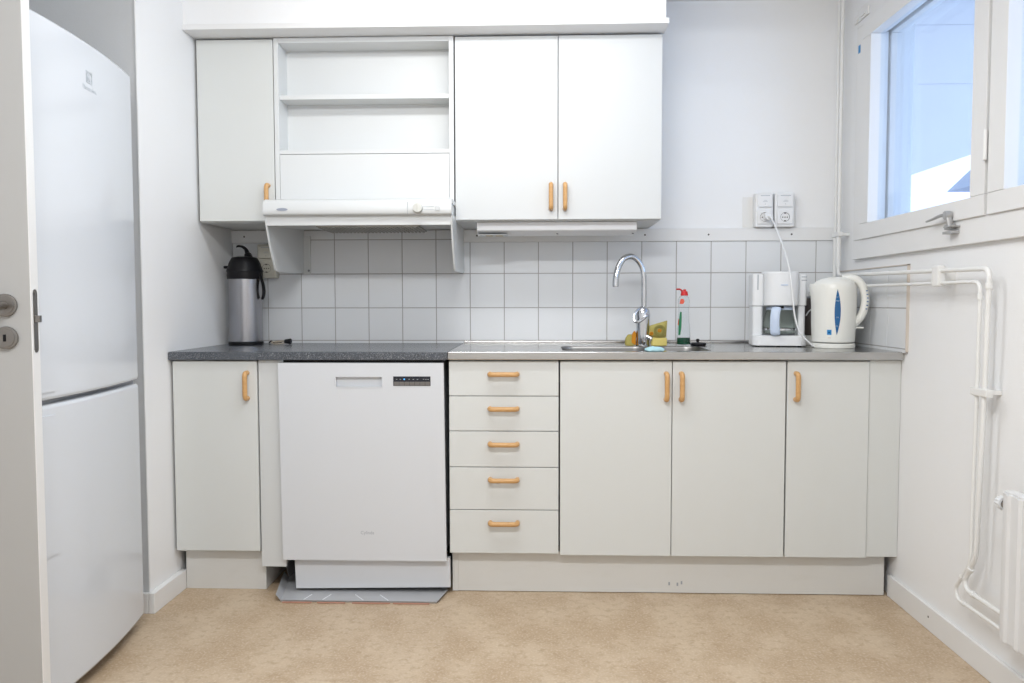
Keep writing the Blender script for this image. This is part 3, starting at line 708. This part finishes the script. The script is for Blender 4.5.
bm = BM(); tube(bm, smooth_path([(fx0+.060, fy0-.01, WT+.318), (fx0+.070, fy0-.015, WT+.290), (fx0+.082, fy0-.018, WT+.255), (fx0+.086, fy0-.018, WT+.225), (fx0+.083, fy0-.016, WT+.205), (fx0+.077, fy0-.012, WT+.193)]), .009, seg=10, rx=.7, ry=1.3, ref=(1, 0, 0))
obj('handle', bm, BLACK, fk)
# loose plug lead
pl = thing('loose_lead', 'short loose lead with black plug end lying right of the pump flask', 'cord', (-.80, -.13, WT))
bm = BM(); tube(bm, smooth_path([(-.83, -.08, WT+.005), (-.815, -.10, WT+.012), (-.80, -.12, WT+.008), (-.785, -.14, WT+.0045), (-.77, -.13, WT+.0045), (-.76, -.13, WT+.006)]), .003, seg=8); obj('black_cord', bm, BLACK, pl)
bm = BM(); tube(bm, smooth_path([(-.805, -.13, WT+.0065), (-.785, -.115, WT+.010), (-.76, -.12, WT+.012), (-.742, -.135, WT+.012)]), [.0045, .0035], seg=8); tube(bm, smooth_path([(-.79, -.15, WT+.003), (-.77, -.155, WT+.003), (-.745, -.14, WT+.006)]), .0025, seg=8); obj('tan_cord', bm, TAN, pl)
bm = BM(); cyl(bm, (-.745, -.137, WT+.013), (-.716, -.14, WT+.0125), .0085, .0125, seg=18, bev=.003); obj('plug', bm, BLACK, pl)

# ------------------------------------------------------------------ tap
fa = thing('kitchen_tap', 'chrome mixer tap with high gooseneck spout behind the sink', 'tap', (.744, -.235, WT))
tx, ty = .744, -.235
bm = BM(); lathe(bm, [(0, 0), (.028, 0), (.0285, .004), (.0255, .008), (.0255, .03), (.0265, .07), (.0285, .105), (.0295, .125), (.026, .143), (.019, .154), (.011, .158), (0, .158)], (tx, ty, WT), 40)
bd = obj('body', bm, CHROME, fa)
bm = BM(); tube(bm, smooth_path([(tx+.004, ty, WT+.150), (tx+.004, ty, WT+.22), (tx+.002, ty, WT+.285), (tx-.008, ty, WT+.322), (tx-.030, ty-.004, WT+.349), (tx-.056, ty-.012, WT+.357), (tx-.082, ty-.020, WT+.345), (tx-.101, ty-.028, WT+.314), (tx-.111, ty-.034, WT+.275), (tx-.113, ty-.036, WT+.242)]), [.0105, .0128], seg=18)
sp_ = obj('spout', bm, CHROME, fa)
bm = BM(); cyl(bm, (tx-.113, ty-.036, WT+.246), (tx-.113, ty-.036, WT+.236), .0125, seg=20, bev=.002); obj('aerator', bm, CHROME, sp_)
bm = BM(); tube(bm, smooth_path([(tx+.020, ty-.012, WT+.135), (tx+.008, ty-.034, WT+.118), (tx-.016, ty-.042, WT+.100), (tx-.034, ty-.036, WT+.098), (tx-.038, ty-.026, WT+.115), (tx-.028, ty-.018, WT+.138), (tx-.010, ty-.010, WT+.152)]), .0052, seg=10)
obj('lever', bm, CHROME, bd)
bm = BM(); cyl(bm, (tx+.008, ty-.012, WT+.040), (tx+.036, ty-.024, WT+.028), .011, .009, seg=18, bev=.002); cyl(bm, (tx+.0, ty-.018, WT+.03), (tx+.004, ty-.034, WT+.012), .009, seg=14, bev=.001); obj('shut_off_valve', bm, CHROME, bd)

# ------------------------------------------------------------------ sponges, cloth
y_ = -.242
bm = BM(); box(bm, .776, .838, y_-.02, y_+.02, WT, WT+.034, bev=.006, seg=3)
tag(obj('yellow_sponge', bm, SPY), 'yellow block sponge lying just right of the chrome tap', 'sponge')
bm = BM(); b = bmesh.new()
N = 8; grid = {}
def quilt(i, j):
    u = i/N; v_ = j/N; zb = WT+.035; zt = WT+.080+.021*u
    x = .767+.070*u+.004*(v_-.5); z = zb+(zt-zb)*v_; bul = .010*math.sin(PI*u)**.6*math.sin(PI*v_)**.6 if 0 < i < N and 0 < j < N else 0
    return x, z, bul
F, K = {}, {}
for i in range(N+1):
    for j in range(N+1):
        x, z, bu = quilt(i, j)
        F[i, j] = b.verts.new((x, y_-.012-bu, z)); K[i, j] = b.verts.new((x, y_+.012+bu, z))
for i in range(N):
    for j in range(N):
        b.faces.new((F[i, j], F[i+1, j], F[i+1, j+1], F[i, j+1])); b.faces.new((K[i, j], K[i, j+1], K[i+1, j+1], K[i+1, j]))
for i in range(N):
    for e0, e1 in (((i, 0), (i+1, 0)), ((i+1, N), (i, N)), ((0, i+1), (0, i)), ((N, i), (N, i+1))): b.faces.new((F[e0], K[e0], K[e1], F[e1]))
bmesh.ops.recalc_face_normals(b, faces=b.faces[:]); join(bm, b)
sc = thing('sponge_cloth', 'olive patterned sponge cloth standing on top of the yellow sponge', 'cloth', (.808, y_, WT+.034))
obj('cloth', bm, SPG, sc)
bm = BM()
def flower(cx_, cz_, r, m_i=0):
    n = 20
    for k in range(n):
        a0, a1 = 2*PI*k/n, 2*PI*(k+1)/n
        prism(bm, [(cx_+q*math.cos(a), cz_+q*math.sin(a)) for q, a in ((r, a0), (r, a1), (r*.82, a1), (r*.82, a0))], 'y', y_-.0262, y_-.020, mi=0)
flower(.807, WT+.062, .017); flower(.807, WT+.062, .023)
obj('ring_print', bm, mat('ring_print', (.30, .27, .08), .9), sc)
bm = BM()
for k in range(5):
    a = 2*PI*k/5; cyl(bm, (.807+.0045*math.cos(a), y_-.0232, WT+.062+.0045*math.sin(a)), (.807+.0045*math.cos(a), y_-.020, WT+.062+.0045*math.sin(a)), .0032, seg=8)
for k in range(6):
    a = 2*PI*k/6; cyl(bm, (.775+.0045*math.cos(a), y_-.021, WT+.050+.0045*math.sin(a)), (.775+.0045*math.cos(a), y_-.013, WT+.050+.0045*math.sin(a)), .0035, seg=8)
for x, z in ((.790, .078), (.824, .087), (.826, .072)): cyl(bm, (x, y_-.016, WT+z), (x, y_-.011, WT+z), .003, seg=8)
obj('flower_print', bm, SPO, sc)
sc = thing('folded_sponge_cloth', 'crumpled olive and orange sponge cloth just left of the tap', 'cloth', (.693, y_, WT))
b = lathe_bm([(0, 0), (.020, .001), (.023, .010), (.019, .030), (.011, .044), (0, .047)], 18); b.transform(Matrix.Translation((.694, y_+.01, WT)) @ Matrix.Diagonal((.95, .6, 1, 1)))
for v in b.verts: v.co += Vector((random.uniform(-.0015, .0015), random.uniform(-.001, .001), random.uniform(-.0015, .0015))) if v.co.z > WT+.004 else Vector((0, 0, 0))
obj('cloth', join(BM(), b), SPG, sc)
bm = BM(); prism(bm, [(.697, WT+.012), (.716, WT+.002), (.718, WT+.05), (.712, WT+.061), (.702, WT+.050)], 'y', y_-.004, y_+.014, bev=.004); obj('orange_fold', bm, SPO, sc)
b = lathe_bm([(0, -.004), (.03, -.004), (.036, .0), (.034, .006), (.024, .011), (.010, .0135), (0, .014)], 28); b.transform(Matrix.Translation((.738, -.598, WT+.0042)) @ Matrix.Diagonal((1.0, .62, .95, 1)))
for v in b.verts: v.co.z += .0012*math.sin(v.co.x*260)+.001*math.sin(v.co.y*300)
for v in b.verts: v.co.z = max(v.co.z, WT+.0002)
tag(obj('dish_cloth', join(BM(), b), CLOTHB), 'pale blue dish cloth on the front rim of the sink', 'cloth')

# dish soap bottle
bt = thing('soap_bottle', 'clear dish soap bottle with red cap and green soap left in it', 'bottle', (.906, -.240, WT))
bt.scale = (1, 1, .975)
bx_, by_ = .906, -.240
outer = [(0, .001), (.0275, .001), (.0285, .005), (.0275, .035), (.0255, .075), (.0225, .11), (.0205, .145), (.0225, .160), (.0235, .185), (.020, .200), (.011, .206), (.0105, .210)]
bm = BM(); lathe(bm, outer+[(.0095, .210), (.0095, .206), (.019, .199), (.0222, .185), (.0212, .160), (.0192, .145), (.0212, .11), (.0242, .075), (.0262, .035), (.027, .006), (0, .003)], (bx_, by_, WT), 32, sy=.7)
bb = obj('bottle_body', bm, CLEARP, bt)
bm = BM(); lathe(bm, [(0, .0035), (.0263, .0065), (.0258, .034), (0, .034)], (bx_, by_, WT), 32, sy=.7); obj('liquid', bm, GREENL, bt)
bm = BM(); cyl(bm, (bx_+.002, by_, WT+.206), (bx_+.002, by_, WT+.224), .0150, .0125, seg=24, bev=.002); cyl(bm, (bx_+.003, by_, WT+.222), (bx_+.003, by_, WT+.232), .006, seg=14, bev=.001)
tube(bm, smooth_path([(bx_-.006, by_, WT+.224), (bx_-.016, by_, WT+.232), (bx_-.030, by_, WT+.232)]), [.0065, .0055], seg=8, rx=.6, ry=1.4); obj('cap', bm, RED, bt)
def decal(poly, rfun, cx_, cy_, z0, sy, col, parent, name):
    """thin label following a lathe surface: poly in (angle, z), angle 0 faces the camera"""
    b = bmesh.new(); bm2 = BM()
    A = [b.verts.new((a, z, 0)) for a, z in poly]; fc = b.faces.new(A)
    bmesh.ops.triangulate(b, faces=[fc]); bmesh.ops.subdivide_edges(b, edges=b.edges[:], cuts=3, use_grid_fill=False)
    for v in b.verts:
        a, z = v.co.x, v.co.y; rr = rfun(z)+.0008
        v.co = Vector((cx_+rr*math.sin(a), cy_-rr*math.cos(a)*sy, z))
    bmesh.ops.recalc_face_normals(b, faces=b.faces[:]); join(bm2, b); return obj(name, bm2, col, parent)
def interp(tab):
    def g(z):
        for (r0_, z0_), (r1_, z1_) in zip(tab, tab[1:]):
            if z0_ <= z <= z1_: return r0_+(r1_-r0_)*(z-z0_)/max(z1_-z0_, 1e-9)
        return tab[-1][0]
    return g
rb = interp([(r_, z_+WT) for r_, z_ in outer[2:-2]])
decal([(-.95, WT+.045), (-.6, WT+.045), (-.45, WT+.075), (-.62, WT+.095), (-.45, WT+.115), (-.5, WT+.140), (-.85, WT+.140), (-1.05, WT+.10)], rb, bx_, by_, 0, .7, GREENLAB, bb, 'green_label')
decal([(-.85, WT+.172), (-.2, WT+.172), (.0, WT+.183), (-.2, WT+.193), (-.7, WT+.193)], rb, bx_, by_, 0, .7, REDL, bb, 'red_label')
b = decal([(-1.25, WT+.085), (-.98, WT+.085), (-.98, WT+.110), (-1.25, WT+.110)], rb, bx_, by_, 0, .7, REDL, bb, 'red_lettering')

# black stopper and cling film scrap
stp = thing('sink_stopper', 'black rubber sink stopper lying right of the soap bottle', 'stopper', (.968, -.225, WT))
bm = BM(); lathe(bm, [(0, 0), (.028, 0), (.032, .004), (.031, .010), (.024, .013), (0, .014)], (.968, -.225, WT), 32); obj('disc', bm, BLACK, stp)
bm = BM(); lathe(bm, [(.006, .013), (.005, .017), (.008, .022), (.005, .027), (0, .028)], (.966, -.225, WT), 18); obj('knob', bm, BLACK, stp)
bm = BM(); b = bmesh.new(); bmesh.ops.create_icosphere(b, subdivisions=3, radius=.016)
for v in b.verts: v.co *= 1+.35*math.sin(v.co.x*700)*math.sin(v.co.z*600+v.co.y*500); v.co.z = max(v.co.z*.8+.010, 0); v.co.y *= .8; 
b.transform(T(1.012, -.235, WT)); join(bm, b)
tag(obj('plastic_scrap', bm, CLEARP), 'crumpled clear plastic scrap beside the black sink stopper', 'plastic scrap')

# ------------------------------------------------------------------ coffee maker (white)
cm = thing('coffee_maker', 'white filter coffee maker with glass jug, left of the kettle', 'coffee maker', (1.353, -.335, WT))
cm.scale = (.93, .85, 1); cm.rotation_euler.z = math.radians(-9)
bm = BM(); prism(bm, rrect(1.147, 1.366, -.335, -.130, .035), 'z', WT+.004, WT+.044, bev=.004)
for x in (1.17, 1.255, 1.34): cyl(bm, (x, -.30, WT), (x, -.30, WT+.006), .008, seg=10, mi=1)
obj('base', bm, [PLAS, BLACK], cm)
bm = BM()
prism(bm, rrect(1.150, 1.192, -.285, -.125, .012), 'z', WT+.043, WT+.158); prism(bm, rrect(1.334, 1.363, -.285, -.125, .010), 'z', WT+.043, WT+.158)
box(bm, 1.18, 1.345, -.145, -.125, WT+.043, WT+.158)
obj('columns', bm, PLAS, cm)
bm = BM(); prism(bm, rrect(1.147, 1.196, -.29, -.125, .014), 'z', WT+.160, WT+.285, bev=.003); prism(bm, rrect(1.333, 1.368, -.29, -.125, .012), 'z', WT+.160, WT+.283, bev=.003)
box(bm, 1.19, 1.34, -.20, -.125, WT+.160, WT+.286, bev=.004)
tk = obj('water_tank', bm, PLAS, cm)
obj('level_window', B(1.1675, 1.1715, -.2915, -.289, WT+.223, WT+.283), GREYPR, tk)
bm = BM(); box(bm, 1.345, 1.367, -.2915, -.289, WT+.271, WT+.274); box(bm, 1.345, 1.367, -.2915, -.289, WT+.258, WT+.261); obj('vents', bm, GREYPR, tk)
b = bmesh.new(); R = []
for z, s in ((.162, .0), (.166, .003), (.285, .006), (.292, .002), (.294, -.006)):
    ring = []
    for k in range(17):
        a = PI*k/16; ring.append(b.verts.new((1.265-(.070+s*.3)*math.cos(a)*1.0, -.262-(.075+s)*math.sin(a)**.55, WT+z)))
    ring += [b.verts.new((1.335, -.18, WT+z)), b.verts.new((1.195, -.18, WT+z))]; R.append(ring)
for A, C in zip(R, R[1:]):
    for i in range(len(A)): b.faces.new((A[i], A[(i+1) % len(A)], C[(i+1) % len(A)], C[i]))
b.faces.new(R[0]); b.faces.new(R[-1]); bmesh.ops.recalc_face_normals(b, faces=b.faces[:])
fh = obj('filter_holder', join(BM(), b), PLAS, cm, 40)
bm = BM(); box(bm, 1.256, 1.284, -.3455, -.338, WT+.2385, WT+.2425); obj('brand_mark', bm, PALEB, fh)
bm = BM(); box(bm, 1.272, 1.298, -.24, -.20, WT+.292, WT+.298, bev=.001); obj('lid_tab', bm, GREYP, fh)
bm = BM(); box(bm, 1.243, 1.272, -.325, -.28, WT+.150, WT+.160, bev=.002); obj('drip_stop', bm, BLACK, fh)
ca = obj('glass_jug', lathe(BM(), [(0, 0), (.056, 0), (.066, .006), (.070, .03), (.069, .06), (.060, .088), (.052, .100), (.054, .106), (.052, .106), (.0505, .100), (.0585, .088), (.0672, .06), (.0682, .03), (.0645, .008), (.055, .002), (0, .002)], (1.265, -.255, WT+.0455), 40), GLASS, cm)
bm = BM(); lathe(bm, [(.0545, .098), (.057, .099), (.0575, .108), (.048, .112), (0, .112)], (1.265, -.255, WT+.0455), 36); obj('jug_lid', bm, PALEB, ca)
bm = BM(); tube(bm, smooth_path([(1.245, -.302, WT+.148), (1.238, -.345, WT+.150), (1.232, -.358, WT+.120), (1.231, -.360, WT+.085), (1.234, -.356, WT+.055), (1.238, -.336, WT+.052), (1.240, -.322, WT+.075)]), .0125, seg=12, rx=1.5, ry=.42, ref=(1, 0, 0)); obj('jug_handle', bm, PALEB, ca)
bm = BM(); lathe(bm, [(.0692, .018), (.0708, .018), (.0708, .026), (.0692, .026)], (1.265, -.255, WT+.0455), 40); obj('jug_band', bm, CHROME, ca)
obj('hot_plate', lathe(BM(), [(0, 0), (.062, 0), (.064, .003), (0, .003)], (1.265, -.255, WT+.0428), 32), GREYP, cm)

# second appliance behind the kettle
c2 = thing('second_coffee_maker', 'white coffee maker with smoked dark jug, mostly hidden behind the kettle', 'coffee maker', (1.49, -.15, WT))
bm = BM(); prism(bm, rrect(1.392, 1.578, -.235, -.075, .03), 'z', WT, WT+.040, bev=.004); obj('base', bm, PLASW, c2)
bm = BM(); lathe(bm, [(0, 0), (.040, 0), (.047, .02), (.049, .07), (.044, .12), (.034, .150), (.030, .152), (0, .152)], (1.450, -.172, WT+.0405), 32); obj('dark_jug', bm, DKGLASS, c2)
bm = BM(); lathe(bm, [(.0345, 0), (.0365, .001), (.0365, .006), (.0345, .007)], (1.450, -.172, WT+.1905), 32); obj('jug_rim', bm, GREYPR, c2)
bm = BM(); prism(bm, rrect(1.520, 1.576, -.232, -.078, .02), 'z', WT+.038, WT+.215, bev=.003); obj('tower', bm, PLASW, c2)
bm = BM(); prism(bm, rrect(1.445, 1.5205, -.225, -.085, .02), 'z', WT+.200, WT+.215, bev=.003); obj('arm', bm, PLASW, c2)
bm = BM(); tube(bm, smooth_path([(1.392, -.235, WT+.120), (1.402, -.245, WT+.140), (1.425, -.252, WT+.152), (1.455, -.252, WT+.150), (1.47, -.25, WT+.10), (1.46, -.245, WT+.02), (1.45, -.240, WT+.01)]), .0028, seg=8); obj('power_cord', bm, CORD, c2)

# ------------------------------------------------------------------ kettle
kx, ky = 1.449, -.372
kt = thing('electric_kettle', 'cream white electric kettle with blue water gauge, by the right wall', 'kettle', (kx, ky, WT))
kt.scale = (.955, .955, 1)
bm = BM(); lathe(bm, [(0, 0), (.078, 0), (.0815, .003), (.0815, .016), (.079, .019), (0, .019)], (kx, ky, WT), 48); obj('power_base', bm, PLASW, kt)
kprof = [(0, .023), (.078, .023), (.0805, .027), (.0835, .09), (.0845, .16), (.0845, .200), (.0835, .222), (.082, .238)]
kb_ = lathe_bm([(r_, z_) for r_, z_ in kprof]+[(.078, .244), (0, .244)], 64)
HA = math.radians(-22)      # direction of the handle, turned a little towards the room
for v in kb_.verts:          # pull the pouring lip out on the side away from the handle
    a = math.atan2(v.co.y, v.co.x)-(HA+PI); a = (a+PI) % (2*PI)-PI
    if v.co.z > .19 and v.co.xy.length > .03:
        w_ = max(0, math.cos(a*2.2)) if abs(a) < .71 else 0
        k = w_*min(1, (v.co.z-.19)/.045)*.011; d_ = v.co.xy.normalized(); v.co.x += d_.x*k; v.co.y += d_.y*k
kb_.transform(T(kx, ky, WT)); kb = obj('body', join(BM(), kb_), PLASW, kt, 40)
dx, dy = math.cos(HA), math.sin(HA)
b = lathe_bm([(.079, .240), (.078, .246), (.066, .256), (.048, .264), (.025, .269), (0, .270)], 48)
for v in b.verts:
    s = v.co.x*dx+v.co.y*dy; v.co.z += max(-.5, min(1, s/.08))*.004
b.transform(T(kx, ky, WT)); obj('lid', join(BM(), b), PLASW, kt, 50)
def hp(r_, z_): return (kx+dx*r_, ky+dy*r_, WT+z_)
bm = BM(); tube(bm, smooth_path([hp(.030, .262), hp(.055, .265), hp(.080, .259), hp(.099, .240), hp(.111, .210), hp(.114, .175), hp(.107, .138), hp(.094, .112), hp(.080, .097), hp(.066, .088)], 6), [.014]*6+[.0155]*45+[.017]*4, seg=16, rx=1.0, ry=1.15)
hd = obj('handle', bm, PLASW, kt)
bm = BM()
for k in range(6):
    z_ = .216-k*.0135; rr = [.1265, .1285, .130, .1298, .1285, .1262][k]
    p = hp(rr-.004, z_); box(bm, -.0035, .0035, -.009, .006, -.0017, .0017, bev=.0008, mtx=T(*p) @ Matrix.Rotation(HA, 4, 'Z') @ T(-.003, -.008, 0))
obj('grip_ridges', bm, BLUE, hd)
bm = BM(); p = hp(.088, .264); box(bm, -.012, .012, -.007, .007, -.003, .003, bev=.002, mtx=T(*p) @ Matrix.Rotation(HA, 4, 'Z') @ Matrix.Rotation(math.radians(38), 4, 'Y')); obj('lid_button', bm, BLUE, hd)
bm = BM(); p0, p1 = hp(.078, .078), hp(.110, .077); tube(bm, [p0, p1], [.008, .006], seg=12, rx=.6, ry=1.3); obj('switch', bm, PLASW, kt)
rk = interp([(r_, z_+WT) for r_, z_ in kprof[1:]])
zc, hz = WT+.137, .086
lens = [(.08+.135*math.cos(t_)*(1 if True else 1), zc+hz*math.sin(t_)) for t_ in []]
pl_ = []
for k in range(13): t_ = -1+2*k/12; pl_.append((-.20+.155*(1-t_*t_)*1.0, zc+hz*t_))
for k in range(1, 12): t_ = 1-2*k/12; pl_.append((-.20-.115*(1-t_*t_), zc+hz*t_))
g = decal(pl_, rk, kx, ky, 0, 1, BLUE, kb, 'water_gauge')
rk2 = lambda z: rk(z)+.0008
def kmap(co): a = co.x/.0845; rr = rk(co.z)+.0020+co.y*-1; return Vector((kx+rr*math.sin(a), ky-rr*math.cos(a), co.z))
GPR = mat('gauge_print', (.35, .5, .62), .5)
for s_, u_, z_ in (('1.7', -.023, .190), ('MAX', -.024, .176), ('1.0', -.021, .115), ('0.5', -.021, .082)):
    obj('gauge_marking', text_bm(s_, .0075, T(u_, 0, WT+z_) @ FRONT, .0002, fn=kmap), GPR, kb)
decal([(-.63, WT+.052), (-.43, WT+.052), (-.43, WT+.071), (-.63, WT+.071)], rk, kx, ky, 0, 1, BLUEL, kb, 'blue_badge')
bm = BM(); box(bm, -.0489, -.0409, 0, .0004, WT+.058, WT+.064)
for v in bm.verts: v.co = kmap(v.co)
obj('badge_mark', bm, BLUE, kb)
bm = BM(); box(bm, -.050, -.039, 0, .0004, WT+.040, WT+.0415)
for v in bm.verts: v.co = kmap(v.co)
obj('small_lettering', bm, mat('tan_print', (.6, .45, .3), .6), kb)
# cord from the left socket of the pair to the power base
bm = BM(); cyl(bm, (1.278, -.043, 1.4235), (1.278, -.066, 1.4235), .0185, .0165, seg=24, bev=.003); cyl(bm, (1.278, -.060, 1.4235), (1.287, -.084, 1.414), .0095, .006, seg=14, bev=.001); obj('plug', bm, CORD, kt)
bm = BM(); tube(bm, smooth_path([(1.282, -0.084, 1.415), (1.290, -0.120, 1.374), (1.289, -0.220, 1.297), (1.277, -0.330, 1.225), (1.277, -0.375, 1.160), (1.282, -0.388, 1.084), (1.290, -0.392, 1.012), (1.311, -0.398, 0.948), (1.364, -0.388, 0.900), (1.386, -.384, .8985)], 8), .0033, seg=10)
obj('power_cord', bm, CORD, kt)
